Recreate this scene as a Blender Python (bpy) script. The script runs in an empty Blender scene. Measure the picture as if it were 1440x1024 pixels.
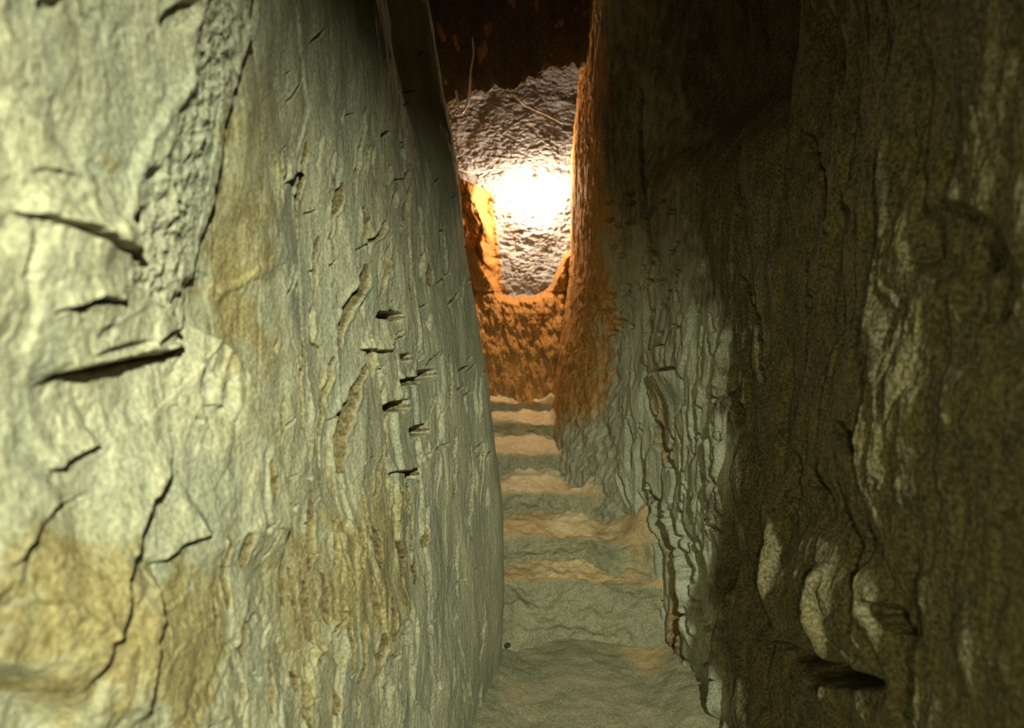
import bpy, math
import numpy as np
from mathutils import Vector, Matrix

scene = bpy.context.scene
COL = scene.collection

# ------------------------------------------------------------------ camera
CAM_Z = 1.55
PITCH = math.radians(6.4)
FPX = 1000.0                                   # focal length for a 1440 px wide frame
cam_data = bpy.data.cameras.new('camera')
cam = bpy.data.objects.new('camera', cam_data)
COL.objects.link(cam)
cam.location = (0, 0, CAM_Z)
cam.rotation_euler = (math.radians(90) - PITCH, 0, 0)
cam_data.sensor_width = 36
cam_data.lens = FPX / 1440 * 36
cam_data.clip_start = 0.02
cam_data.dof.use_dof = True
cam_data.dof.focus_distance = 2.3
cam_data.dof.aperture_fstop = 2.8
scene.camera = cam

# ------------------------------------------------------------------ world, lights, exposure
world = bpy.data.worlds.new('world')
scene.world = world
world.use_nodes = True
bg = world.node_tree.nodes['Background']
bg.inputs[0].default_value = (0.62, 0.55, 0.22, 1)
bg.inputs[1].default_value = 0.003

def spot(name, loc, target, watt, color, angle, blend, radius):
    d = bpy.data.lights.new(name, 'SPOT')
    d.energy = watt; d.color = color
    d.spot_size = math.radians(angle); d.spot_blend = blend
    d.shadow_soft_size = radius
    o = bpy.data.objects.new(name, d); COL.objects.link(o)
    o.location = loc
    o.rotation_euler = (Vector(target) - Vector(loc)).to_track_quat('-Z', 'Y').to_euler()
    return o
# the passage lamp on the right-hand rock behind the photographer
spot('passage_lamp_light', (0.38, -0.95, 2.30), (-0.20, 1.03, 0.80), 530, (0.96, 1.0, 0.71), 68, 0.85, 0.03)
# added unseen fill light that brings out the relief of the right wall
spot('rear_fill_light', (-0.36, -1.2, 1.95), (0.68, 1.95, 0.70), 95, (1.0, 0.89, 0.38), 58, 1.0, 0.06)
# the lamp in the lit alcove at the top of the stair (its bulb is built below)
LAMP = Vector((0.155, 4.94, 2.25))
LAMP_COLOR, LAMP_STRENGTH = (1.0, 0.67, 0.39), 1550     # the glowing bulb itself gives the light

scene.view_settings.view_transform = 'Standard'
scene.view_settings.look = 'None'
scene.view_settings.exposure = 0.0
scene.view_settings.gamma = 1.0
scene.view_settings.use_curve_mapping = False

# ------------------------------------------------------------------ numpy noise
def _hash(ix, iy, seed):
    h = (ix.astype(np.int64) * 374761393 + iy.astype(np.int64) * 668265263 + seed * 974634777) & 0xffffffff
    h = ((h ^ (h >> 13)) * 1274126177) & 0xffffffff
    return (h ^ (h >> 16)) & 0xffffffff

def perlin(x, y, seed=0):
    x0 = np.floor(x); y0 = np.floor(y)
    fx = x - x0; fy = y - y0
    u = fx * fx * fx * (fx * (fx * 6 - 15) + 10); v = fy * fy * fy * (fy * (fy * 6 - 15) + 10)
    def g(ix, iy, dx, dy):
        a = _hash(ix, iy, seed) * (2 * math.pi / 4294967296.0)
        return np.cos(a) * dx + np.sin(a) * dy
    n00 = g(x0, y0, fx, fy); n10 = g(x0 + 1, y0, fx - 1, fy)
    n01 = g(x0, y0 + 1, fx, fy - 1); n11 = g(x0 + 1, y0 + 1, fx - 1, fy - 1)
    return 1.5 * ((n00 * (1 - u) + n10 * u) * (1 - v) + (n01 * (1 - u) + n11 * u) * v)

def fbm(x, y, oct=5, seed=0, gain=0.5, lac=2.03):
    s = 0; a = 1.0
    for i in range(oct):
        s = s + a * perlin(x, y, seed + i * 17)
        x = x * lac + 3.1; y = y * lac + 7.7; a *= gain
    return s

def ridged(x, y, oct=4, seed=0, gain=0.5):
    s = 0; a = 1.0
    for i in range(oct):
        s = s + a * (1 - 2 * np.abs(perlin(x, y, seed + i * 31)))
        x = x * 2.07 + 1.7; y = y * 2.07 + 9.2; a *= gain
    return s

def worley(x, y, seed=0):
    x0 = np.floor(x); y0 = np.floor(y)
    f1 = np.full(x.shape, 9.0); f2 = np.full(x.shape, 9.0); cid = np.zeros(x.shape)
    for dx in (-1, 0, 1):
        for dy in (-1, 0, 1):
            cx = x0 + dx; cy = y0 + dy
            h = _hash(cx, cy, seed)
            px = cx + (h & 0xffff) / 65536.0; py = cy + ((h >> 16) & 0xffff) / 65536.0
            d = np.hypot(px - x, py - y)
            near = d < f1
            f2 = np.where(near, f1, np.minimum(f2, d)); cid = np.where(near, (h % 1009) / 1009.0, cid); f1 = np.where(near, d, f1)
    return f1, f2, cid

def plates(x, y, seed=0, tilt=1.0):
    """broken rock: every cell is a small plane with its own height and tilt"""
    x0 = np.floor(x); y0 = np.floor(y)
    f1 = np.full(x.shape, 9.0); f2 = np.full(x.shape, 9.0); v = np.zeros(x.shape)
    for dx in (-1, 0, 1):
        for dy in (-1, 0, 1):
            cx = x0 + dx; cy = y0 + dy
            h = _hash(cx, cy, seed); g = _hash(cx, cy, seed + 55)
            ox = x - cx - (h & 0xffff) / 65536.0; oy = y - cy - ((h >> 16) & 0xffff) / 65536.0
            d = np.hypot(ox, oy)
            hv = ((g & 1023) / 1023.0 - .5) + tilt * (ox * (((g >> 10) & 1023) / 511.0 - 1) + oy * (((g >> 20) & 1023) / 511.0 - 1))
            near = d < f1
            f2 = np.where(near, f1, np.minimum(f2, d)); v = np.where(near, hv, v); f1 = np.where(near, d, f1)
    return v, f2 - f1

def sstep(a, b, x):
    t = np.clip((x - a) / (b - a), 0, 1)
    return t * t * (3 - 2 * t)

# ------------------------------------------------------------------ projection helpers (photo tracing -> rock surface)
CP, SP = math.cos(PITCH), math.sin(PITCH)
def to_px(x, y, z):
    zz = z - CAM_Z
    d = np.maximum(y * CP - zz * SP, 0.02)
    return 720 + FPX * x / d, 512 - FPX * (y * SP + zz * CP) / d, d
def z_at(y, py):
    q = (512 - py) / FPX
    return CAM_Z + y * (q * CP - SP) / (CP + q * SP)
def x_at(px, y, z):
    return (px - 720) / FPX * (y * CP - (z - CAM_Z) * SP)

def smooth_interp(x, xs, ys, r=0.08):
    s = 0
    for k, w in ((-1, .25), (-.5, .25), (0, .0), (.5, .25), (1, .25)):
        s = s + w * np.interp(x + k * r, xs, ys)
    return s

# ------------------------------------------------------------------ mesh from a grid of points
def grid_object(name, P, mats, attrs=None, flip=False, parent=None):
    nr, nc, _ = P.shape
    me = bpy.data.meshes.new(name)
    nv = nr * nc
    idx = np.arange(nv).reshape(nr, nc)
    q = np.stack([idx[:-1, :-1], idx[:-1, 1:], idx[1:, 1:], idx[1:, :-1]], -1).reshape(-1, 4)
    if flip: q = q[:, ::-1]
    nf = len(q)
    me.vertices.add(nv); me.loops.add(nf * 4); me.polygons.add(nf)
    me.vertices.foreach_set('co', P.reshape(-1).astype(np.float32))
    me.loops.foreach_set('vertex_index', q.reshape(-1).astype(np.int32))
    me.polygons.foreach_set('loop_start', np.arange(0, nf * 4, 4, dtype=np.int32))
    me.polygons.foreach_set('loop_total', np.full(nf, 4, dtype=np.int32))
    me.polygons.foreach_set('use_smooth', np.ones(nf, dtype=bool))
    me.update(calc_edges=True)
    for k, a in (attrs or {}).items():
        at = me.attributes.new(k, 'FLOAT', 'POINT')
        at.data.foreach_set('value', a.reshape(-1).astype(np.float32))
    me.materials.append(mats)
    o = bpy.data.objects.new(name, me); COL.objects.link(o)
    if parent: o.parent = parent
    return o

def displaced(P, h, toward):
    du = np.gradient(P, axis=1); dv = np.gradient(P, axis=0)
    n = np.cross(du, dv); n /= np.linalg.norm(n, axis=-1, keepdims=True) + 1e-12
    if (n * np.asarray(toward)).sum(-1).mean() < 0: n = -n
    return P + n * h[..., None]

class Rock:
    """Relief of one rock face: traced features are laid on the face and cut to a real depth."""
    def __init__(self, P):
        self.P = P
        self.PX, self.PY, self.D = to_px(P[..., 0], P[..., 1], P[..., 2])
        self.ok = P[..., 1] > 0.3
        # wobble so traced lines are never ruler straight
        self.QX = self.PX + 3.0 * fbm(self.PX / 28, self.PY / 34, 3, 901)
        self.QY = self.PY + 3.0 * fbm(self.PX / 30, self.PY / 30, 3, 955)
        self.S = self.D / FPX
        run = np.linalg.norm(np.gradient(P, axis=1), axis=-1) / (np.abs(np.gradient(self.PX, axis=1)) + 1e-6)
        self.F = np.clip(run / self.S, 1, 4.5) ** 0.5 * np.where(self.PX > 0, 1, 1)
        self.H = np.zeros(P.shape[:2]); self.OC = np.zeros(P.shape[:2]); self.PALE = np.zeros(P.shape[:2]); self.RU = np.zeros(P.shape[:2])
    def _box(self, pts, m):
        xs = [p[0] for p in pts]; ys = [p[1] for p in pts]
        return np.nonzero((self.PX > min(xs) - m) & (self.PX < max(xs) + m) & (self.PY > min(ys) - m) & (self.PY < max(ys) + m) & self.ok)
    def _dist(self, k, pts):
        x = self.QX[k]; y = self.QY[k]
        best = np.full(x.shape, 1e9); sgn = np.zeros(x.shape); par = np.zeros(x.shape)
        L = [math.hypot(b[0]-a[0], b[1]-a[1]) for a, b in zip(pts, pts[1:])]; T = sum(L); acc = 0
        for (a, b), l in zip(zip(pts, pts[1:]), L):
            ux, uy = (b[0]-a[0]) / l, (b[1]-a[1]) / l
            t = np.clip((x - a[0]) * ux + (y - a[1]) * uy, 0, l)
            dx = x - a[0] - t * ux; dy = y - a[1] - t * uy
            d = np.hypot(dx, dy); m = d < best
            best = np.where(m, d, best); sgn = np.where(m, ux * dy - uy * dx, sgn); par = np.where(m, (acc + t) / T, par)
            acc += l
        return best, np.sign(sgn), par
    def groove(self, pts, w, depth, oc=0.0, sharp=1.0, taper=0.35, rim=0.15, ru=0.0):
        m = w * 2.5 + 8
        k = self._box(pts, m)
        if not len(k[0]): return
        d, s, t = self._dist(k, pts)
        tp = np.clip(np.minimum(t, 1 - t) / taper, 0.05, 1) ** 0.7
        ww = w * 0.5 * (0.35 + 0.65 * tp) + 0.3
        r = d / ww
        prof = 1 - sstep(0.35 * sharp, 1.15, r)
        vert = abs(pts[-1][1] - pts[0][1]) / (abs(pts[-1][1] - pts[0][1]) + abs(pts[-1][0] - pts[0][0]) + 1e-6)
        fs = self.S[k] * (1 + (self.F[k] - 1) * vert)
        self.H[k] -= depth * tp * prof * fs
        self.H[k] += rim * depth * tp * np.exp(-((r - 1.5) / 0.6) ** 2) * fs
        if oc: self.OC[k] = np.clip(self.OC[k] + oc * (1 - sstep(0.7, 1.5, r)), -1, 1)
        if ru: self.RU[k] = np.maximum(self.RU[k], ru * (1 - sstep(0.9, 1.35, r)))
    def crack(self, pts, w, depth): self.groove(pts, w, depth, 0, 0.6, 0.15, 0.0)
    def scarp(self, pts, height, falloff, side=1, edge=3.0, taper=0.15):
        """one side of the line stands proud by height and sinks back over falloff"""
        k = self._box(pts, falloff * 2.2 + 6)
        if not len(k[0]): return
        d, s, t = self._dist(k, pts)
        sd = d * s * side
        tp = np.clip(np.minimum(t, 1 - t) / taper, 0, 1)
        v = np.where(sd > 0, sstep(-edge, edge, sd) * np.exp(-(np.maximum(sd, 0) / falloff) ** 1.5), sstep(-edge, edge, sd))
        self.H[k] += height * tp * v * self.S[k] * self.F[k] ** .5
    def pit(self, cx, cy, rx, ry, ang, depth, square=2.0, oc=0.0, dark=0):
        k = self._box([(cx, cy)], 2.2 * max(rx, ry) + 6)
        if not len(k[0]): return
        a = math.radians(ang); x = self.QX[k] * .5 + self.PX[k] * .5 - cx; y = self.QY[k] * .5 + self.PY[k] * .5 - cy
        u = (x * math.cos(a) + y * math.sin(a)) / rx; v = (-x * math.sin(a) + y * math.cos(a)) / ry
        r = (np.abs(u) ** square + np.abs(v) ** square) ** (1 / square)
        self.H[k] -= depth * (1 - sstep(0.7, 1.15, r)) * self.S[k] * self.F[k] ** .7
        if oc: self.OC[k] = np.clip(self.OC[k] + oc * (1 - sstep(0.6, 1.5, r)), -1, 1)
    def bulge(self, cx, cy, rx, ry, ang, height, p=1.0):
        k = self._box([(cx, cy)], 1.6 * max(rx, ry) + 4)
        if not len(k[0]): return
        a = math.radians(ang); x = self.QX[k] - cx; y = self.QY[k] - cy
        u = (x * math.cos(a) + y * math.sin(a)) / rx; v = (-x * math.sin(a) + y * math.cos(a)) / ry
        self.H[k] += height * np.clip(1 - (u * u + v * v), 0, 1) ** p * self.S[k]
    def stain(self, cx, cy, rx, ry, amt, ang=0):
        k = self._box([(cx, cy)], 2.0 * max(rx, ry))
        if not len(k[0]): return
        a = math.radians(ang); x = self.QX[k] - cx; y = self.QY[k] - cy
        u = (x * math.cos(a) + y * math.sin(a)) / rx; v = (-x * math.sin(a) + y * math.cos(a)) / ry
        r = np.hypot(u, v) + 0.35 * fbm(self.PX[k] / 40, self.PY[k] / 40, 4, 71)
        self.OC[k] = np.clip(self.OC[k] + .62 * amt * (1 - sstep(0.45, 1.2, r)), -1, 1)

# ------------------------------------------------------------------ materials
def nd(nt, t, **kw):
    n = nt.nodes.new(t)
    for k, v in kw.items(): setattr(n, k, v)
    return n

def rock_material(name, grey, grey2, ochre, ochre2, pale, bump=1.0, scale=1.0, stretch=0.45, rough=0.9, rust_shading=((0.50, 0.265, 0.055), (0.34, 0.165, 0.030))):
    m = bpy.data.materials.new(name); m.use_nodes = True
    nt = m.node_tree; L = nt.links
    b = nt.nodes['Principled BSDF']
    b.inputs['Roughness'].default_value = rough
    b.inputs['Specular IOR Level'].default_value = 0.25
    geo = nd(nt, 'ShaderNodeNewGeometry')
    mp = nd(nt, 'ShaderNodeMapping'); mp.inputs['Scale'].default_value = (1, 1, stretch)
    L.new(geo.outputs['Position'], mp.inputs['Vector'])
    def noise(s, detail=6, rgh=0.6, vec=None, dist=0.0):
        n = nd(nt, 'ShaderNodeTexNoise'); n.inputs['Scale'].default_value = s * scale
        n.inputs['Detail'].default_value = detail; n.inputs['Roughness'].default_value = rgh; n.inputs['Distortion'].default_value = dist
        L.new(vec or mp.outputs['Vector'], n.inputs['Vector']); return n
    def ramp(src, a, c, e0=0.0, e1=1.0):
        r = nd(nt, 'ShaderNodeMapRange'); r.interpolation_type = 'SMOOTHSTEP'
        r.inputs['From Min'].default_value = a; r.inputs['From Max'].default_value = c
        r.inputs['To Min'].default_value = e0; r.inputs['To Max'].default_value = e1
        L.new(src, r.inputs['Value']); return r.outputs['Result']
    def mix(f, c1, c2, mode='MIX'):
        x = nd(nt, 'ShaderNodeMix', data_type='RGBA', blend_type=mode)
        for i, c in ((6, c1), (7, c2)):
            if isinstance(c, tuple): x.inputs[i].default_value = (*c, 1)
            else: L.new(c, x.inputs[i])
        if isinstance(f, float): x.inputs[0].default_value = f
        else: L.new(f, x.inputs[0])
        return x.outputs[2]
    def math_(op, a, c):
        x = nd(nt, 'ShaderNodeMath', operation=op)
        for i, v in ((0, a), (1, c)):
            if isinstance(v, (int, float)): x.inputs[i].default_value = v
            else: L.new(v, x.inputs[i])
        return x.outputs[0]
    at = nd(nt, 'ShaderNodeAttribute'); at.attribute_name = 'ochre'
    ap = nd(nt, 'ShaderNodeAttribute'); ap.attribute_name = 'pale'
    n1 = noise(7, 8, 0.62, dist=0.4); n2 = noise(26, 6, 0.65); n3 = noise(140, 4, 0.6, geo.outputs['Position']); n4 = noise(3.0, 4, 0.5)
    gcol = mix(ramp(n1.outputs[0], 0.36, 0.64), grey, grey2)
    ocol = mix(ramp(n2.outputs[0], 0.36, 0.66), ochre, ochre2)
    f = math_('ADD', at.outputs['Fac'], math_('MULTIPLY', math_('SUBTRACT', n2.outputs[0], 0.5), 0.9))
    f = math_('ADD', f, math_('MULTIPLY', math_('SUBTRACT', n4.outputs[0], 0.5), 0.7))
    f = ramp(f, 0.08, 0.85)
    c = mix(f, gcol, ocol)
    pf = ramp(math_('ADD', ap.outputs['Fac'], math_('MULTIPLY', math_('SUBTRACT', n1.outputs[0], 0.5), 0.9)), 0.25, 0.9)
    c = mix(pf, c, pale)
    au = nd(nt, 'ShaderNodeAttribute'); au.attribute_name = 'rust_shading'
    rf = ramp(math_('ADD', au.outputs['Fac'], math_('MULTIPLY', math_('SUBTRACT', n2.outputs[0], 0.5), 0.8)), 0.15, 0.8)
    c = mix(rf, c, mix(ramp(n2.outputs[0], .35, .65), rust_shading[0], rust_shading[1]))
    # grain: dark and light mineral flecks
    c = mix(ramp(n3.outputs[0], 0.30, 0.72, 0.0, 1.0), mix(0.30, c, (0.0, 0.0, 0.0)), mix(0.10, c, (1.0, 0.95, 0.8)))
    L.new(c, b.inputs['Base Color'])
    bsum = math_('ADD', math_('MULTIPLY', n2.outputs[0], 0.010), math_('MULTIPLY', n3.outputs[0], 0.0035))
    n5 = noise(420, 3, 0.6, geo.outputs['Position'])
    bsum = math_('ADD', bsum, math_('MULTIPLY', n5.outputs[0], 0.0012))
    bp = nd(nt, 'ShaderNodeBump'); bp.inputs['Strength'].default_value = 0.9 * bump; bp.inputs['Distance'].default_value = 1.0
    L.new(bsum, bp.inputs['Height']); L.new(bp.outputs['Normal'], b.inputs['Normal'])
    return m

M_left = rock_material('rock_left', (0.30, 0.31, 0.225), (0.42, 0.405, 0.28), (0.33, 0.275, 0.115), (0.22, 0.165, 0.055), (0.60, 0.56, 0.41), rust_shading=((0.135, 0.092, 0.020), (0.065, 0.044, 0.011)))  # last colour pair: groove and socket insides, brown patina plus painted shade
M_right = rock_material('rock_right', (0.40, 0.42, 0.33), (0.30, 0.32, 0.245), (0.088, 0.069, 0.015), (0.038, 0.029, 0.006), (0.40, 0.36, 0.22))  # dark ochre pair: brown rock, darkened further to carry shade
M_back = rock_material('rock_alcove', (0.36, 0.42, 0.51), (0.24, 0.27, 0.315), (0.52, 0.24, 0.045), (0.40, 0.16, 0.025), (0.75, 0.72, 0.68), 1.3, 1.0, 0.8)
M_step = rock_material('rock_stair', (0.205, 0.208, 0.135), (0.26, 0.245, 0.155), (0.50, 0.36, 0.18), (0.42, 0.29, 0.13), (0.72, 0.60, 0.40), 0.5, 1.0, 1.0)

M_ceil = rock_material('rock_ceiling_dark', (0.07, 0.06, 0.045), (0.04, 0.032, 0.022), (0.075, 0.055, 0.025), (0.04, 0.028, 0.012), (0.2, 0.17, 0.1))  # base colour kept dark to stand for the unlit ceiling
def plain(name, color, rough=0.6, metal=0.0, emit=None, strength=0):
    m = bpy.data.materials.new(name); m.use_nodes = True
    b = m.node_tree.nodes['Principled BSDF']
    b.inputs['Roughness'].default_value = rough; b.inputs['Metallic'].default_value = metal
    n = m.node_tree.nodes.new('ShaderNodeTexNoise'); n.inputs['Scale'].default_value = 60
    r = m.node_tree.nodes.new('ShaderNodeMix'); r.data_type = 'RGBA'
    r.inputs[6].default_value = (*[c * 0.8 for c in color], 1); r.inputs[7].default_value = (*color, 1)
    m.node_tree.links.new(n.outputs[0], r.inputs[0]); m.node_tree.links.new(r.outputs[2], b.inputs['Base Color'])
    if emit:
        b.inputs['Emission Color'].default_value = (*emit, 1); b.inputs['Emission Strength'].default_value = strength
    return m
M_cable = plain('cable_grey', (0.75, 0.70, 0.66), 0.4)
M_wire = plain('wire_pale', (0.55, 0.50, 0.42), 0.5)
M_socket = plain('lamp_socket', (0.82, 0.80, 0.76), 0.4)
M_bulb = plain('bulb_glow', (1, 0.95, 0.85), 0.3, 0, LAMP_COLOR, LAMP_STRENGTH)
M_stone = plain('dark_stone', (0.035, 0.03, 0.02), 0.9)

# ------------------------------------------------------------------ wall grids
def wall_grid(xfun, y0, y1, step_px, py0, py1, step_row, far_k=60):
    ys = np.linspace(y0, y1, 6000)
    px, _, _ = to_px(xfun(ys, np.full_like(ys, 1.3)), ys, np.full_like(ys, 1.3))
    w = np.abs(np.gradient(px, ys)) * ((ys > 0.55)) + far_k
    cum = np.concatenate([[0], np.cumsum((w[1:] + w[:-1]) / 2 * np.diff(ys))])
    n = int(cum[-1] / step_px)
    yc = np.interp(np.linspace(0, cum[-1], n), cum, ys)
    rows = np.arange(py0, py1, step_row)
    yf = np.maximum(yc, 0.6)
    Z = z_at(yf[None, :], rows[::-1][:, None])
    zlo, zhi = Z[0], Z[-1]
    lo_t = np.linspace(0, 1, 70)[:-1, None]; hi_t = np.linspace(0, 1, 50)[1:, None]
    FL, CE = -0.12, 3.45
    low = FL + (np.maximum(zlo, FL + 0.02)[None] - FL) * lo_t
    Zm = np.maximum(Z, (FL + 0.02) + 0.0005 * np.arange(len(rows))[:, None] * 0)
    Zm = np.clip(Zm, FL + 0.02, CE - 0.02)
    high = np.minimum(zhi, CE - 0.02)[None] + (CE - np.minimum(zhi, CE - 0.02)[None]) * hi_t
    ZZ = np.concatenate([low, Zm, high], 0)
    ZZ += np.arange(ZZ.shape[0])[:, None] * 1e-6
    Y = np.broadcast_to(yc[None], ZZ.shape)
    X = xfun(Y, ZZ)
    return np.stack([X, Y, ZZ], -1)

# ------------------------------------------------------------------ wall_left
def x_left(y, z):
    xs = smooth_interp(y, [-1.6, 0, .7, 1.2, 1.8, 2.4, 2.72, 2.85, 3.1, 3.6, 4.9], [-.66, -.56, -.50, -.405, -.305, -.215, -.148, -.165, -.33, -.46, -.52], 0.07)
    lean = smooth_interp(z, [-.2, .1, .6, 1.2, 1.55, 2.07, 2.57, 3.4], [.09, .11, .12, .055, 0, -.06, -.16, -.24], 0.15)
    t = sstep(0.6, 2.75, y)
    return xs + lean * t - .012 * sstep(1.95, 2.35, z) * sstep(1.6, 2.15, y) * (1 - sstep(2.4, 2.68, y))
P = wall_grid(x_left, -1.5, 4.9, 1.15, -60, 1090, 1.2)
R = Rock(P)
S_, Z_ = P[..., 1] * 1.08, P[..., 2]
near = 1 - sstep(0.8, 1.5, P[..., 1])
far = sstep(1.9, 2.5, P[..., 1])
# broad shape, chisel dressing, facets
R.H += 0.030 * fbm(S_ * 1.6, Z_ * 1.1, 4, 3) * (1 - 0.5 * far)
warp = 0.05 * fbm(S_ * 3, Z_ * 2, 3, 40)
grooved = sstep(380, 440, R.PX) * (1 - sstep(590, 650, R.PX)) * sstep(150, 380, R.PY)
grooved = np.maximum(grooved, sstep(270, 330, R.PX) * sstep(640, 720, R.PY) * (1 - sstep(590, 640, R.PX)))
wx = fbm(S_ * 3, Z_ * 3, 2, 9) * .05 + fbm(S_ * 30, Z_ * 22, 3, 10) * .008
v, e = plates((S_ + wx) * 5.5, (Z_ + wx * 2) * 1.7, 5, .9)
R.H += (0.006 + 0.011 * grooved) * v * sstep(0.0, .06, e) * (1 - .5 * near) * (1 - .75 * far)
v, e = plates((S_ + wx) * 13, (Z_ + wx * 2) * 3.2, 15, .9)
R.H += (0.0006 + 0.0040 * grooved) * v * sstep(0.0, .12, e) * (1 - .6 * near) * (1 - .6 * far)
v, e = plates(S_ * 5 + wx * 9, Z_ * 5 + wx * 9, 77, 1.0)
R.H += 0.011 * near * v * sstep(0.0, .15, e)
v, e = plates(S_ * 15 + wx * 20, Z_ * 13 + wx * 20, 79, 1.0)
R.H += 0.003 * near * v * sstep(0.0, .2, e)
R.H += 0.0011 * fbm(S_ * 20, Z_ * 15, 5, 23, 0.55) * (0.7 + near)
R.H += 0.0010 * fbm(S_ * 55, Z_ * 14, 3, 29) * sstep(1.2, 2.0, P[..., 1])

# foreground boulder above left: proud rounded block, its right flank falling back to the slab crack
boulder_edge = [(262, -60), (236, 0), (222, 50), (217, 115), (205, 150), (188, 216), (163, 250), (153, 299), (143, 340)]
crack_edge = [(350, -60), (342, 7), (337, 60), (318, 94), (306, 146), (296, 181), (291, 240), (289, 299), (278, 334), (270, 365), (264, 400), (262, 455)]
k = np.nonzero((R.PX < 380) & (R.PY < 570) & (R.PY > -80) & R.ok)
be = np.interp(R.QY[k], [p[1] for p in boulder_edge] + [400, 455, 560], [p[0] for p in boulder_edge] + [150, 235, 235])
ce = np.interp(R.QY[k], [p[1] for p in crack_edge], [p[0] for p in crack_edge])
t = (R.QX[k] - be) / np.maximum(ce - be, 12)
yl_ = np.interp(R.PX[k], [0, 45, 118, 191, 243, 262], [548, 541, 517, 503, 494, 465])
wf_ = np.interp(R.PX[k], [0, 55, 85], [90, 45, 12])
fade = (1 - sstep(-wf_, wf_ * .25, R.QY[k] - yl_)) * np.interp(R.PY[k], [250, 480], [1, .55])
hgt = np.where(t < 0, 52, 52 - 40 * np.clip(t, 0, 1) ** 0.75) * (1 - sstep(0.98, 1.04, t))
R.H[k] += hgt * R.S[k] * np.clip(fade, 0, 1) * 1.05
rough = np.clip(1 - np.abs(t - .45) / .6, 0, 1)
R.H[k] += rough * 0.008 * fbm(S_[k] * 45, Z_[k] * 45, 4, 66)
R.OC[k] -= rough * 0.6; R.PALE[k] -= rough * .5  # flank colour greyed and darkened to carry its shade
# block below the main overhang keeps proud of the ochre slab
low_edge = [(262, 448), (306, 479), (334, 507), (348, 549), (355, 597), (369, 625), (382, 655), (392, 720), (400, 800)]
R.scarp(low_edge, 24, 110, 1, 3)
# deep gap behind the boulder
R.crack([(342, 40), (332, 66), (317, 95)], 9, 26)
R.crack([(309, 140), (303, 160), (295, 184)], 6, 20)
R.crack([(292, 285), (284, 315), (275, 350), (264, 386)], 9, 30)
R.crack([(303, 150), (293, 230), (289, 300)], 4, 10)
# overhangs: line, rock above stands proud
def overhang(pts, h, fall, cw, cd):
    R.scarp(pts, h, fall, -1, 2.5)
    R.crack([(x, y + 4) for x, y in pts], cw, cd)
overhang([(45, 542), (63, 526), (118, 517), (191, 503), (243, 494), (261, 462)], 8, 45, 11, 20)
overhang([(40, 436), (60, 430), (94, 419), (146, 422)], 14, 22, 7, 14)
overhang([(-30, 296), (0, 303), (52, 316), (90, 330), (139, 351), (166, 357)], 18, 40, 8, 18)
R.pit(228, 476, 30, 12, -22, 10); R.pit(150, 492, 46, 9, -12, 9); R.pit(120, 468, 16, 10, -30, 7)
R.pit(150, 318, 14, 26, 20, 14); R.pit(172, 246, 14, 10, 0, 12)
R.pit(205, 26, 30, 20, -30, 14); R.pit(30, 255, 40, 14, 15, 8); R.pit(10, 10, 20, 12, 0, 10)
# lower left cracks and slabs
R.crack([(243, 608), (219, 674), (205, 692), (181, 731), (170, 772), (146, 814), (139, 863), (122, 911), (94, 984)], 9, 22)
R.scarp([(94, 990), (122, 911), (139, 863), (146, 814), (170, 772), (181, 731), (205, 692), (243, 608)], 28, 70, -1)
R.crack([(214, 785), (208, 820), (204, 850), (191, 897), (186, 939), (183, 1030)], 7, 18)
R.scarp([(186, 1030), (191, 897), (204, 850), (212, 795)], 22, 60, -1)
R.crack([(216, 786), (243, 768), (280, 748)], 5, 10); R.scarp([(206, 795), (243, 766), (285, 747)], 18, 50, -1)
R.crack([(140, 622), (100, 640), (73, 656)], 5, 10); R.scarp([(140, 622), (100, 640), (60, 662)], 18, 50, 1)
R.crack([(-10, 800), (21, 762), (66, 710), (80, 695)], 6, 12); R.scarp([(-10, 800), (21, 762), (66, 712), (85, 692)], 13, 60, -1)
R.crack([(60, 730), (78, 715), (130, 690)], 4, 6)
R.bulge(50, 850, 130, 120, 0, 10); R.bulge(250, 900, 60, 130, 8, 6)
R.pit(-10, 1010, 130, 70, 10, 60)
for (x, y, rx, ry) in ((276, 590, 4, 6), (282, 625, 3, 7), (363, 745, 7, 5), (363, 953, 4, 5), (356, 948, 5, 3), (440, 670, 4, 7), (579, 133, 3, 7), (539, 189, 6, 3)):
    R.pit(x, y, rx, ry, -30, 9)
R.crack([(381, 874), (367, 915)], 4, 8)
# blade facets under the slab tip
R.groove([(290, 470), (285, 560), (292, 600)], 18, 7); R.groove([(318, 490), (312, 560), (306, 600)], 14, 7)
R.pit(303, 505, 10, 26, 10, 7); R.pit(296, 578, 14, 9, 0, 6)
# ochre slab
R.stain(340, 260, 70, 210, 0.55, 8); R.stain(350, 520, 60, 140, 0.4); R.stain(330, 420, 50, 120, 0.4)
R.stain(250, 900, 60, 130, 0.65); R.stain(110, 880, 130, 130, .9); R.stain(250, 920, 70, 130, .5); R.stain(40, 780, 60, 60, .5); R.stain(110, 232, 12, 22, 0.6, -40)
R.stain(480, 640, 90, 150, 0.32); R.stain(520, 800, 90, 120, 0.45); R.stain(430, 850, 70, 120, 0.4)
R.stain(300, 150, 30, 60, 0.4); R.stain(560, 900, 60, 80, 0.1)
R.bulge(345, 330, 70, 260, 0, -3)
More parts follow.
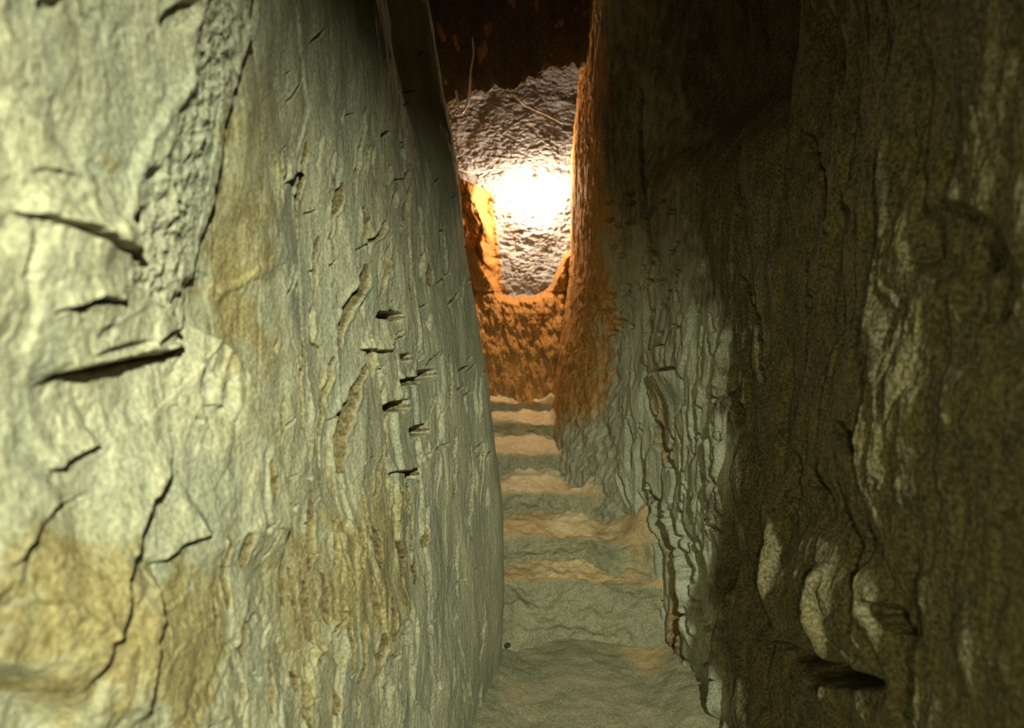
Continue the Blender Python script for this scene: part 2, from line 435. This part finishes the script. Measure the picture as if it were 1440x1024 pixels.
# chisel grooves, traced
G = [
 ([(431,369),(424,387),(412,413)],5,12,0), ([(433,373),(431,396),(427,418)],6,6,.6), ([(458,436),(455,480),(466,487)],7,7,.6),
 ([(518,373),(516,400),(502,425),(493,454),(491,498)],11,14,.45), ([(524,511),(507,543),(494,583),(490,618),(490,662)],12,15,.5),
 ([(484,502),(474,560)],6,7,.2), ([(429,476),(430,560)],4,5,.5), ([(641,525),(655,514)],5,6,0), ([(617,554),(608,580)],4,5,0),
 ([(630,498),(631,578)],3,3,.2), ([(643,409),(629,433)],4,5,0), ([(606,373),(605,400)],6,6,.5),
 ([(448,198),(443,270),(436,336)],7,10,.6), ([(489,257),(481,336)],8,10,.6), ([(514,290),(518,334)],7,9,.7), ([(514,151),(509,210),(504,275)],5,6,0),
 ([(567,252),(573,239)],5,7,0), ([(584,203),(591,244)],4,4,0), ([(568,308),(563,331)],5,7,.3), ([(541,313),(535,329),(520,340)],6,10,0),
 ([(565,676),(568,719)],6,9,.5), ([(579,681),(577,724)],6,10,.5), ([(596,676),(594,694)],4,6,.3), ([(585,730),(584,807)],7,12,.5),
 ([(604,735),(603,768)],6,9,.7), ([(591,789),(589,822)],8,10,.6), ([(562,760),(568,809)],8,10,.7), ([(625,632),(621,670),(618,714)],4,7,.3),
 ([(527,742),(527,799)],12,10,.8), ([(507,745),(504,799)],6,8,.4), ([(473,735),(473,792)],8,12,.3), ([(444,690),(444,799)],10,11,.35),
 ([(419,709),(409,771)],5,6,.4), ([(370,668),(369,704)],9,6,.7), ([(382,740),(369,799)],4,5,.2), ([(484,773),(491,822)],4,5,0),
 ([(459,807),(459,874)],10,11,.5), ([(434,818),(437,900)],14,8,.8), ([(514,807),(517,846),(527,877)],10,10,.6), ([(502,979),(502,1014)],5,9,.3),
 ([(478,825),(476,864),(458,905),(445,928)],6,8,.3), ([(415,945),(417,970)],10,10,.5), ([(469,970),(469,1006)],7,10,.2),
 ([(342,875),(342,920)],13,13,.4), ([(342,964),(334,1010)],11,16,.1), ([(335,751),(334,797)],15,9,.5), ([(309,755),(311,807),(315,856)],6,7,.6),
 ([(296,835),(299,908)],6,7,.6), ([(365,646),(365,690)],7,6,.8), ([(649,761),(648,843)],3,4,0), ([(607,807),(607,925)],4,4,0),
 ([(440,480),(432,540),(432,600)],6,6,.5), ([(452,590),(448,660)],7,7,.6), ([(470,560),(466,640)],5,6,.2), ([(543,640),(530,700)],5,5,.3),
 ([(405,560),(400,640)],4,3,.2), ([(556,470),(548,487)],5,8,0), ([(480,860),(486,940)],6,6,.5), ([(400,780),(404,850)],9,7,.6), ([(418,800),(421,850)],7,7,.6),
 ([(545,840),(540,900)],7,5,.4), ([(530,890),(524,955)],8,7,.6), ([(498,890),(505,960)],7,6,.5), ([(380,930),(384,1000)],8,7,.2), ([(428,960),(430,1024)],8,6,.4),
 ([(445,60),(462,40)],5,8,0), ([(415,150),(440,105)],4,5,0), ([(470,330),(462,420)],5,5,.2), ([(545,345),(538,420)],5,4,.2), ([(575,330),(574,420)],4,4,.2),
 ([(592,280),(594,360)],4,4,0), ([(622,300),(626,400)],4,3,.1), ([(560,560),(548,640)],4,4,.2), ([(640,600),(642,700)],3,3,0), ([(660,620),(664,760)],3,3,0),
]
for pts, w, dep, oc in G: R.groove(pts, w * .85, dep * 1.15, min(oc * 1.2 + .2, 1.0), 1.1, .35, .15, .5 + .35 * oc)  # groove insides darkened: ochre patina with shade put into the colour
rs = np.random.RandomState(4)
for i in range(80):
    x = rs.uniform(395, 690); y = rs.uniform(140, 1010); l = rs.uniform(20, 70) * (1.4 if x > 610 else 1)
    a = rs.uniform(-.12, .16)
    R.groove([(x, y), (x - a * l * .5, y + l * .5), (x - a * l + rs.uniform(-3, 3), y + l)], rs.uniform(2.5, 6) * (.6 if x > 610 else 1), rs.uniform(2, 5.5) * (.5 if x > 610 else 1), rs.uniform(0, .45) * (x < 610))
for i in range(70):
    x = rs.uniform(400, 700); y = rs.uniform(60, 1010); l = rs.uniform(6, 16)
    R.crack([(x, y), (x + l, y - rs.uniform(.2, 1.2) * l)], rs.uniform(2, 3.5), rs.uniform(3, 6))
# edges of dressed slabs
R.scarp([(579, 836), (561, 864), (550, 905), (530, 946), (518, 968)], 9, 60, 1, 2); R.crack([(555, 880), (548, 908), (528, 950)], 4, 8)
R.scarp([(422, 256), (446, 234)], 8, 20, -1, 2); R.crack([(420, 258), (432, 245), (446, 237)], 4, 8)
R.scarp([(516, 490), (554, 497)], 8, 30, -1, 2); R.crack([(516, 491), (535, 494), (553, 499)], 4, 8)
R.scarp([(548, 664), (594, 659)], 8, 30, -1, 2); R.crack([(549, 666), (594, 661)], 3, 7)
R.scarp([(445, 928), (458, 905), (476, 864)], 6, 25, -1, 2)
# square sockets cut for lamps and props
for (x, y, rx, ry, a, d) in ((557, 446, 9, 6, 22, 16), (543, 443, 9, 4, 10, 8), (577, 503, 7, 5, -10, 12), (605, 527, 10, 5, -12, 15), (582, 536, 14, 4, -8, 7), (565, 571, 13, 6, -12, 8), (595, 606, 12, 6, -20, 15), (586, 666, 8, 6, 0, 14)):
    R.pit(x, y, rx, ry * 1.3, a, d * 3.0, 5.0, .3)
    R.groove([(x - rx, y), (x + rx, y + .1)], ry * 1.6, .1, 0, 1, .1, 0, .9)  # socket inside tinted dark, shade painted over the patina
R.OC += 0.12 + 0.18 * sstep(620, 800, R.PY) * (1 - sstep(540, 620, R.PX))
R.PALE += 0.12 * near * (1 - sstep(700, 860, R.PY)) + 0.22 * (1 - sstep(240, 330, R.PX)) * sstep(380, 520, R.PY) * (1 - sstep(640, 800, R.PY))
R.OC -= 0.25 * far + 0.15 * sstep(560, 640, R.PX)
P2 = displaced(P, R.H, (1, 0, 0))
wl = grid_object('wall_left', P2, M_left, {'ochre': R.OC, 'pale': R.PALE, 'rust_shading': R.RU})
wl['kind'] = 'structure'; wl['label'] = 'pale green rough-hewn rock wall with chisel grooves and square sockets, left side'; wl['category'] = 'wall'

# ------------------------------------------------------------------ wall_right
def x_right(y, z):
    x = smooth_interp(y, [-1.6, 0, .8, 1.5, 1.9, 2.3, 2.7, 2.95, 3.2, 3.5, 3.7, 4.4, 4.9], [.515, .535, .595, .678, .715, .695, .65, .61, .52, .425, .40, .385, .40], 0.09)
    x = x - 0.15 * (1 - sstep(.45, 1.6, z)) * sstep(3.0, 4.0, y)
    x = x + 0.22 * sstep(1.9, 2.25, z) * sstep(1.85, 2.1, y) * (1 - sstep(2.9, 3.5, y))
    x = x + 0.05 * (1 - sstep(.0, .9, z)) * (1 - sstep(2.2, 3.2, y))
    x = x + 0.06 * sstep(2.2, 3.0, z) * sstep(3.2, 3.8, y)
    return x
P = wall_grid(x_right, -1.5, 4.9, 1.3, -60, 1090, 1.3)
R = Rock(P)
S_, Z_ = P[..., 1] * 1.1, P[..., 2]
nearR = 1 - sstep(1.2, 2.0, P[..., 1])
flaky = sstep(860, 900, R.PX) * (1 - sstep(1000, 1060, R.PX)) * sstep(380, 520, R.PY)
drape = sstep(970, 1020, R.PX) * (1 - sstep(1260, 1340, R.PX))
jamb = (1 - sstep(835, 870, R.PX))
R.H += 0.04 * fbm(S_ * 1.4, Z_ * 1.0, 4, 103) * (1 - .6 * jamb)
warp = 0.06 * fbm(S_ * 3, Z_ * 1.6, 3, 140)
wx = fbm(S_ * 5, Z_ * 3, 3, 19) * .06
v, e = plates((S_ + wx * 1.5) * 4.5, (Z_ + wx) * 1.8, 205, 1.1)
R.H += 0.062 * drape * v * sstep(0.0, .3, e) * (.4 + .6 * sstep(380, 560, R.PY)) + 0.010 * (1 - drape) * v * sstep(0.0, .15, e)
v, e = plates((S_ + wx) * 15, (Z_ + wx * 2) * 3.5, 215, 1.0)
R.H += (0.012 * drape + .003) * v * sstep(0.0, .2, e)
v, e = plates((S_ + wx * .6) * 11, Z_ * 2.6 + S_ * 1.2 + wx, 225, .9)
R.H += 0.020 * flaky * v * sstep(0.0, .12, e) - 0.007 * flaky * (1 - sstep(0.0, .06, e))
R.H += 0.005 * fbm(S_ * 16, Z_ * 9, 5, 123, .55) * (.6 + .8 * nearR)
R.H += 0.010 * jamb * ridged(S_ * 14, Z_ * 4 + S_ * 4, 4, 131)
ang = (R.PX - 720) * 0
diag = sstep(780, 800, R.PX) * (1 - sstep(860, 900, R.PX)) * sstep(360, 420, R.PY)
up = 1 - sstep(470, 510, R.PY)
dcoord = np.where(R.PY < 490, S_ * 7 - Z_ * 9, S_ * 7 + Z_ * 9)
R.H += 0.012 * diag * ridged(dcoord * 1.2, (S_ - Z_) * 3, 3, 137)
for i, (pts, w, dep) in enumerate([
 ([(905,120),(900,180),(905,240),(909,300)],4,8), ([(909,300),(912,338),(906,397),(905,424),(909,485),(912,505)],6,18), ([(934,391),(940,424)],4,9), ([(957,402),(959,425)],4,9),
 ([(912,505),(911,560),(916,590)],4,10), ([(915,577),(925,600),(932,624),(949,665)],8,20), ([(916,690),(932,721),(932,754),(943,771),(946,810),(953,843),(950,880),(945,915)],13,34),
 ([(916,699),(917,754),(927,777)],4,14), ([(902,716),(914,732)],4,8), ([(943,713),(957,768),(967,802),(966,832)],7,18), ([(977,690),(975,754),(990,774),(998,800)],5,15),
 ([(990,663),(990,713),(1000,735),(1015,752)],6,16), ([(1024,771),(1027,810),(1020,850)],9,18), ([(1071,727),(1068,810),(1076,857),(1095,910)],10,26),
 ([(1130,580),(1128,671),(1129,740)],7,14), ([(1196,677),(1210,760),(1221,838)],9,18), ([(1207,593),(1222,615),(1235,640)],16,14),
 ([(1095,899),(1132,925),(1170,944),(1232,962)],24,30), ([(1245,850),(1262,872),(1279,891)],16,26), ([(960,860),(975,900),(990,940),(1004,975)],6,16),
 ([(942,905),(950,950),(958,1000),(962,1040)],4,12), ([(970,840),(985,870),(1005,890),(1010,930)],6,16), ([(985,920),(1005,945),(1020,955)],5,14), ([(955,700),(962,760)],3,9), ([(1040,560),(1044,580),(1040,600)],9,18),
 ([(940,940),(952,985),(957,1030)],4,10), ([(890,590),(892,640),(890,660)],4,8), ([(872,665),(880,690),(888,715)],4,9), ([(1163,650),(1166,690)],13,20), ([(1168,798),(1174,828)],12,24), ([(1055,640),(1060,720)],5,12), ([(1100,650),(1098,760)],6,14), ([(1000,560),(1004,640),(1010,700)],4,8), ([(983,520),(975,580),(980,640)],4,8), ([(1045,380),(1075,460),(1085,540)],6,10), ([(1040,200),(1044,300),(1035,400)],6,8), ([(1120,180),(1140,250),(1160,330)],6,8), ([(1128,330),(1140,420),(1128,520)],6,8)]):
    R.groove(pts, w * 1.15 if pts[0][0] < 1030 else w * 1.5, dep * (1.9 if pts[0][0] < 1030 else 1.7), 0.4 if pts[0][0] in (916, 915, 909) else 0, .8, .2, .05)
R.scarp([(905, 500), (945, 485)], 8, 20, 1, 2); R.scarp([(912, 530), (958, 520)], 10, 20, 1, 2); R.crack([(926, 524), (957, 519)], 5, 12); R.crack([(912, 494), (941, 486)], 4, 10)
R.bulge(1155, 840, 60, 110, 8, 34); R.bulge(1215, 870, 50, 100, 8, 26); R.bulge(1160, 985, 42, 45, 0, 20); R.bulge(1225, 1000, 40, 40, 0, 16); R.bulge(1050, 720, 26, 130, 0, 12); R.bulge(1100, 640, 24, 120, 0, 12); R.bulge(1148, 620, 26, 100, 0, 13); R.bulge(1110, 780, 22, 110, 0, 14)
R.bulge(1390, 560, 80, 60, -25, 14)
R.pit(1350, 340, 60, 55, 20, 22); R.pit(1400, 400, 50, 60, 0, 14)
rs = np.random.RandomState(8)
for i in range(100):
    x = rs.uniform(865, 1030); y = rs.uniform(420, 1020); l = rs.uniform(12, 50)
    a = rs.uniform(-.1, .5) if y > 680 else rs.uniform(-.2, .2)
    R.crack([(x, y), (x + a * l * .4, y + l * .5), (x + a * l + rs.uniform(-4, 4), y + l)], rs.uniform(2.2, 4), rs.uniform(6, 15))
for i in range(40):
    x = rs.uniform(850, 960); y = rs.uniform(270, 470)
    R.pit(x, y, rs.uniform(4, 9), rs.uniform(2.5, 5), rs.uniform(-25, 5), rs.uniform(4, 8))
R.OC += 1.0 * sstep(955, 1075, R.PX + 45 * fbm(R.PX / 50, R.PY / 110, 4, 5)) + 0.6 * (1 - sstep(260, 460, R.PY))  # near part and top browner: rock tone plus shade put into the colour
RUST_LIGHT = 1.1 * (1 - sstep(815, 880, R.PX + 14 * fbm(R.PX / 30, R.PY / 60, 3, 6))) * (1 - .85 * sstep(520, 640, R.PY)) + .40 * diag * (1 - sstep(500, 600, R.PY)) * sstep(-.2, .7, fbm(R.PX / 18, R.PY / 12, 3, 61))  # jamb rust; flecks on the diagonal chisel marks are painted lamp highlights
R.stain(950, 870, 14, 90, .9); R.stain(930, 580, 14, 50, .7); R.stain(905, 720, 14, 60, .35)
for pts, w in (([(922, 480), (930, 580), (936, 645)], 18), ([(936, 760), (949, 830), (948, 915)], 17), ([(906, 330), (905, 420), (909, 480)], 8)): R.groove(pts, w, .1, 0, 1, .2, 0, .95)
RUST_LIGHT = np.maximum(RUST_LIGHT, R.RU * .42)
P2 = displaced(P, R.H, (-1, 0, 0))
wr = grid_object('wall_right', P2, M_right, {'ochre': R.OC, 'pale': R.PALE, 'rust_shading': RUST_LIGHT})
wr['kind'] = 'structure'; wr['label'] = 'dark olive-brown rock wall with deep vertical cracks, right side'; wr['category'] = 'wall'

# ------------------------------------------------------------------ wall_back: sloping breast, lit alcove, dark lintel
xs = np.linspace(-.75, .75, 420); zs = np.concatenate([np.linspace(-.1, .55, 40)[:-1], np.linspace(.55, 3.5, 900)])
X, Z = np.meshgrid(xs, zs)
wob = 0.03 * fbm(X * 5, Z * 4, 4, 201)
# sloping orange breast under the alcove
breast = np.interp(Z, [-.1, .7, 1.43, 1.5], [4.22, 4.46, 4.86, 4.93])
alc = 5.15 + 0.05 * fbm(X * 2.2, Z * 1.8, 3, 207) + 0.58 * sstep(2.2, 3.2, Z) + 0.0 * Z
# the alcove is a U-bottomed opening
left = np.interp(Z, [1.4, 1.6, 1.9, 2.2, 2.27, 2.4], [-.10, -.15, -.18, -.22, -.40, -.60])
right = .60 + 0 * Z
bottom = 1.44 + 0.30 * np.clip((X - .15) / .22, 0, 1) ** 2 + 0.12 * np.clip((-.05 - X) / .18, 0, 1) ** 2 + 0.03 * fbm(X * 9, X * 0 + 1.3, 3, 4)
inside = sstep(-.03, .05, X - left + wob) * sstep(-.02, .04, Z - bottom + wob * .6) * (1 - sstep(-.02, .03, X - right))
front = np.where(Z < 1.5, breast, np.interp(Z, [1.5, 1.9, 2.6], [4.90, 4.72, 4.66]))
Y = front + (alc - front) * inside
lint = 0 * X
rough = 0.022 * fbm(X * 7, Z * 7, 5, 211, .5) + 0.030 * ridged(X * 10 + Z * 3 + wob * 8, Z * 4, 4, 219) * (1 - .7 * inside)
f1, f2, cid = worley(X * 22 + wob * 14 + .5 * fbm(X * 20, Z * 20, 3, 8), Z * 34 + wob * 14, 222)
pits = 0.014 * (1 - sstep(.05, .4, f1)) * inside * (cid > .35) * sstep(-.3, .6, fbm(X * 5, Z * 5, 2, 218))
f1, f2, cid = worley(X * 9 + wob * 9 + .6 * fbm(X * 12, Z * 12, 3, 18), Z * 15 + wob * 9, 228)
pits = pits + 0.018 * (1 - sstep(.05, .5, f1)) * inside * (cid > .6)
ys_ = ridged(X * 13, Z * 5, 3, 229)
H = rough * (1 - .65 * inside) + pits + 0.008 * fbm(X * 24, Z * 38, 5, 233, .62) * inside + 0.03 * ys_ * (1 - inside) * (1 - lint) * .6
Y = Y + H
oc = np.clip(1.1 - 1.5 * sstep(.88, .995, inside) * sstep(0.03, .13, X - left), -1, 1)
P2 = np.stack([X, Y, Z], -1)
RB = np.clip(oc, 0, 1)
wb = grid_object('wall_back', P2, M_back, {'ochre': 0 * oc, 'pale': 0 * oc, 'rust_shading': RB})
wb['kind'] = 'structure'; wb['label'] = 'lamp-lit pitted rock wall closing the passage above the stair'; wb['category'] = 'wall'

# ------------------------------------------------------------------ ceiling and floor
xs = np.linspace(-1.1, 1.1, 240); ys = np.concatenate([np.linspace(-1.5, 3.6, 200)[:-1], np.linspace(3.6, 5.3, 380)])
X, Y = np.meshgrid(xs, ys)
Z = 3.18 + 0.10 * fbm(X * 2, Y * 2, 5, 301) + 0.04 * ridged(X * 6, Y * 5, 3, 305) + 0.25 * (X / .9) ** 2
dip = 2.70 + .09 * np.clip((X + .05) / .3, -1, 1) + .05 * fbm(X * 6, Y * 6, 4, 309) + .02 * fbm(X * 24, Y * 24, 3, 310)
wd = sstep(4.12, 4.26, Y + .06 * fbm(X * 4, X * 0, 3, 333)) * (1 - sstep(4.28, 4.62, Y))
Z = Z * (1 - wd) + dip * wd
ce = grid_object('ceiling', np.stack([X, Y, Z], -1), M_ceil, {'ochre': 0.6 + 0 * X, 'pale': 0 * X, 'rust_shading': 1.5 * sstep(.9, 1.3, fbm(X * 9, Y * 9 + Z * 9, 3, 340) + .5) * sstep(3.5, 4.0, Y)})  # orange specks are painted lamp light grazing the dark rock
ce['kind'] = 'structure'
xs = np.linspace(-.8, .95, 260); ys = np.concatenate([np.linspace(-1.5, 1.9, 120)[:-1], np.linspace(1.9, 3.15, 260)])
X, Y = np.meshgrid(xs, ys)
Z = 0.0 + 0.012 * fbm(X * 3, Y * 3, 4, 311) + 0.004 * fbm(X * 14, Y * 14, 4, 315)
Z += 0.10 * sstep(.10, -.12, X + .02) * sstep(1.6, 2.4, Y) * 0.4 + 0.05 * sstep(.52, .68, X)
oc = -0.05 + 0.7 * np.exp(-((X - .55) / .12) ** 2 - ((Y - 2.85) / .25) ** 2) + .35 * fbm(X * 3, Y * 3, 3, 320)
fl = grid_object('floor', np.stack([X, Y, Z], -1), M_step, {'ochre': oc, 'pale': 0 * X})
fl['kind'] = 'structure'

# ------------------------------------------------------------------ rock-cut stair: one stair, each worn step a part
stair = bpy.data.objects.new('rock_staircase', None); COL.objects.link(stair)
stair.location = (0.2, 2.9, 0)
stair['label'] = 'worn rock-cut staircase climbing narrowly between the rock walls'; stair['category'] = 'staircase'
# (lip y, tread z, tread back y, right end x, hollow, lip bow)
STEPS = [
 (2.93, 0.30, 3.14, .60, .060, .10),
 (3.11, 0.43, 3.42, .50, .040, .10),
 (3.39, 0.546, 3.75, .36, .020, .06),
 (3.72, 0.664, 4.16, .27, .030, .07),
 (4.13, 0.75, 4.52, .24, .030, .08),
 (4.47, 0.815, 4.75, .20, .030, .08),
]
prev = 0.0
for i, (yl, zt, yb, xr, hol, bow) in enumerate(STEPS):
    x0, x1 = -.55, xr + .14
    xs = np.linspace(x0, x1, 170)
    c0, hw = (-.02 + xr) / 2, (xr + .06) / 2
    un = (xs - c0) / hw
    rise = zt - prev
    n_t, n_l, n_r = 40, 22, 60
    rows_y, rows_z, tag = [], [], []
    r = min(.045, rise * .3)
    for t in np.linspace(0, 1, n_t): rows_y.append(yb + .08 + (yl + r - yb - .08) * t); rows_z.append(0.0); tag.append(1.0)
    for a in np.linspace(0, math.pi / 2, n_l)[1:]: rows_y.append(yl + r - r * math.sin(a)); rows_z.append(-(r - r * math.cos(a))); tag.append(1 - a / 1.6)
    for t in np.linspace(0, 1, n_r)[1:]: rows_y.append(yl - .035 * t + .02 * math.sin(t * 3.1)); rows_z.append(-r - (rise + .06 - r) * t); tag.append(0.0)
    ry = np.array(rows_y)[:, None]; rz = np.array(rows_z)[:, None]; tg = np.array(tag)[:, None]
    U = np.broadcast_to(un[None], (len(rows_y), len(xs))); XX = np.broadcast_to(xs[None], U.shape)
    hollow = hol * (1 - np.clip(np.abs(U - .2), 0, 1) ** 2) + .012 * fbm(XX * 7, XX * 0 + i * 3.3, 3, 480)
    fil = 0.16 * sstep(.72, 1.35, U) ** 1.3 * (.35, 1, 1, 1, .7, .2)[i]
    lipw = np.clip((yb - ry) / (yb - yl), 0, 1)
    YY = ry + bow * (1 - np.clip(U, -1, 1.3) ** 2) * lipw * 0.8 - bow * .4 * lipw + 0 * XX
    if i == 1: YY = YY - 0.06 * sstep(.1, .9, U) * lipw
    ZZ = zt + rz + (fil - hollow * lipw) * tg
    nz = fbm(XX * 5 + i, YY * 5 + ZZ * 5, 4, 400 + i)
    n2 = fbm(XX * 18 + i, YY * 16 + ZZ * 16, 4, 440 + i)
    ZZ = ZZ + tg * (.020 * nz + .008 * n2)
    YY = YY + (1 - tg) * (.034 * nz + .014 * n2) - (1 - tg) * .004
    oc = .95 * tg + .06 + .25 * sstep(.6, 1.1, U) + (.15 if i > 3 else 0) + .25 * nz - (.25 if i == 0 else 0) * (1 - tg)  # treads and lips coloured for the lamplight falling on them, risers left greyer
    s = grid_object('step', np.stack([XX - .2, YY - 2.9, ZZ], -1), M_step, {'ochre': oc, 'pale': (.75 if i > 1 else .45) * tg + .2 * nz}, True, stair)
    s['label'] = ['tall lowest step with smooth grey-green riser', 'second step, hollowed like a bowl by wear', 'third step with straight pale tread', 'fourth step, narrow and worn', 'fifth step with lamp-lit orange lip', 'topmost step, small and half hidden'][i]
    prev = zt

# ------------------------------------------------------------------ lamp, cables
def lathe(name, prof, mat, parent=None, n=32):
    V, F = [], []
    for r, z in prof:
        for k in range(n): V.append((r * math.cos(2 * math.pi * k / n), r * math.sin(2 * math.pi * k / n), z))
    m = len(prof)
    for j in range(m - 1):
        for k in range(n): F.append((j * n + k, j * n + (k + 1) % n, (j + 1) * n + (k + 1) % n, (j + 1) * n + k))
    me = bpy.data.meshes.new(name); me.from_pydata(V, [], F); me.polygons.foreach_set('use_smooth', [True] * len(F))
    me.materials.append(mat)
    o = bpy.data.objects.new(name, me); COL.objects.link(o); o.parent = parent
    return o

def tube(name, pts, rad, mat, parent=None, n=8, sub=12):
    pts = [Vector(p) for p in pts]; C = []
    for i in range(len(pts) - 1):
        p0 = pts[max(i - 1, 0)]; p1 = pts[i]; p2 = pts[i + 1]; p3 = pts[min(i + 2, len(pts) - 1)]
        for t in np.linspace(0, 1, sub, endpoint=False):
            C.append(0.5 * ((2 * p1) + (p2 - p0) * t + (2 * p0 - 5 * p1 + 4 * p2 - p3) * t * t + (-p0 + 3 * p1 - 3 * p2 + p3) * t ** 3))
    C.append(pts[-1])
    V, F = [], []
    for i, c in enumerate(C):
        d = (C[min(i + 1, len(C) - 1)] - C[max(i - 1, 0)]).normalized()
        a = d.orthogonal().normalized() if i == 0 else (a - d * a.dot(d)).normalized()
        b = d.cross(a)
        for k in range(n):
            an = 2 * math.pi * k / n; V.append(c + a * rad * math.cos(an) + b * rad * math.sin(an))
    for i in range(len(C) - 1):
        for k in range(n): F.append((i * n + k, i * n + (k + 1) % n, (i + 1) * n + (k + 1) % n, (i + 1) * n + k))
    F.append(tuple(range(n))[::-1]); F.append(tuple((len(C) - 1) * n + k for k in range(n)))
    me = bpy.data.meshes.new(name); me.from_pydata([tuple(v) for v in V], [], F); me.polygons.foreach_set('use_smooth', [True] * len(F))
    me.materials.append(mat)
    o = bpy.data.objects.new(name, me); COL.objects.link(o); o.parent = parent
    return o

def at(px, py, y):
    z = z_at(y, py); return Vector((x_at(px, y, z), y, z))

lamp = bpy.data.objects.new('hanging_lamp', None); COL.objects.link(lamp); lamp.location = LAMP
lamp['label'] = 'glowing bare bulb hanging in front of the bright alcove wall'; lamp['category'] = 'lamp'
lathe('bulb', [(0.0005, -.075), (.014, -.072), (.025, -.06), (.030, -.045), (.027, -.028), (.018, -.012), (.013, 0)], M_bulb, lamp, 14)
lathe('socket', [(.0005, .045), (.012, .045), (.017, .038), (.017, .004), (.014, -.004)], M_socket, lamp)
pts = [LAMP + Vector((0, 0, .044)), LAMP + Vector((-.02, .0, .075)), at(700, 238, 4.93), at(672, 243, 4.80), at(652, 241, 4.66), at(630, 236, 4.60)]
tube('cord', [p - LAMP for p in pts], .0035, M_wire, lamp)

c = tube('hanging_cable', [at(664, 52, 4.2), at(666, 75, 4.2), at(662, 100, 4.2), at(660, 128, 4.2), at(657, 146, 4.2), at(650, 158, 4.2), at(645, 150, 4.2), at(640, 120, 4.22)], .006, M_cable)
c['label'] = 'grey cable looping down by the upper left edge of the alcove'; c['category'] = 'cable'
c = tube('thin_wire', [at(726, 138, 4.62), at(742, 150, 4.64), at(766, 161, 4.66), at(792, 174, 4.62)], .0035, M_wire)
c['label'] = 'thin pale wire slanting across the top of the lit alcove'; c['category'] = 'wire'

# small dark stone lying where the lowest step meets the left wall
def pebble(name, loc, r, seed):
    th, ph = np.meshgrid(np.linspace(0, 2 * np.pi, 25), np.linspace(0.001, np.pi - .001, 14))
    d = 1 + .35 * fbm(th * .0 + np.cos(th) * np.sin(ph) * 1.5 + seed, np.sin(th) * np.sin(ph) * 1.5 + np.cos(ph), 3, seed)
    Pp = np.stack([r * d * np.cos(th) * np.sin(ph), .8 * r * d * np.sin(th) * np.sin(ph), .75 * r * d * np.cos(ph)], -1)
    o = grid_object(name, Pp, M_stone, None, True); o.location = loc
    return o
q = at(713, 908, 2.86)
o = pebble('stone', (q.x, 2.86, .03), .015, 3)
o['label'] = 'small dark stone at the left foot of the lowest step'; o['category'] = 'stone'
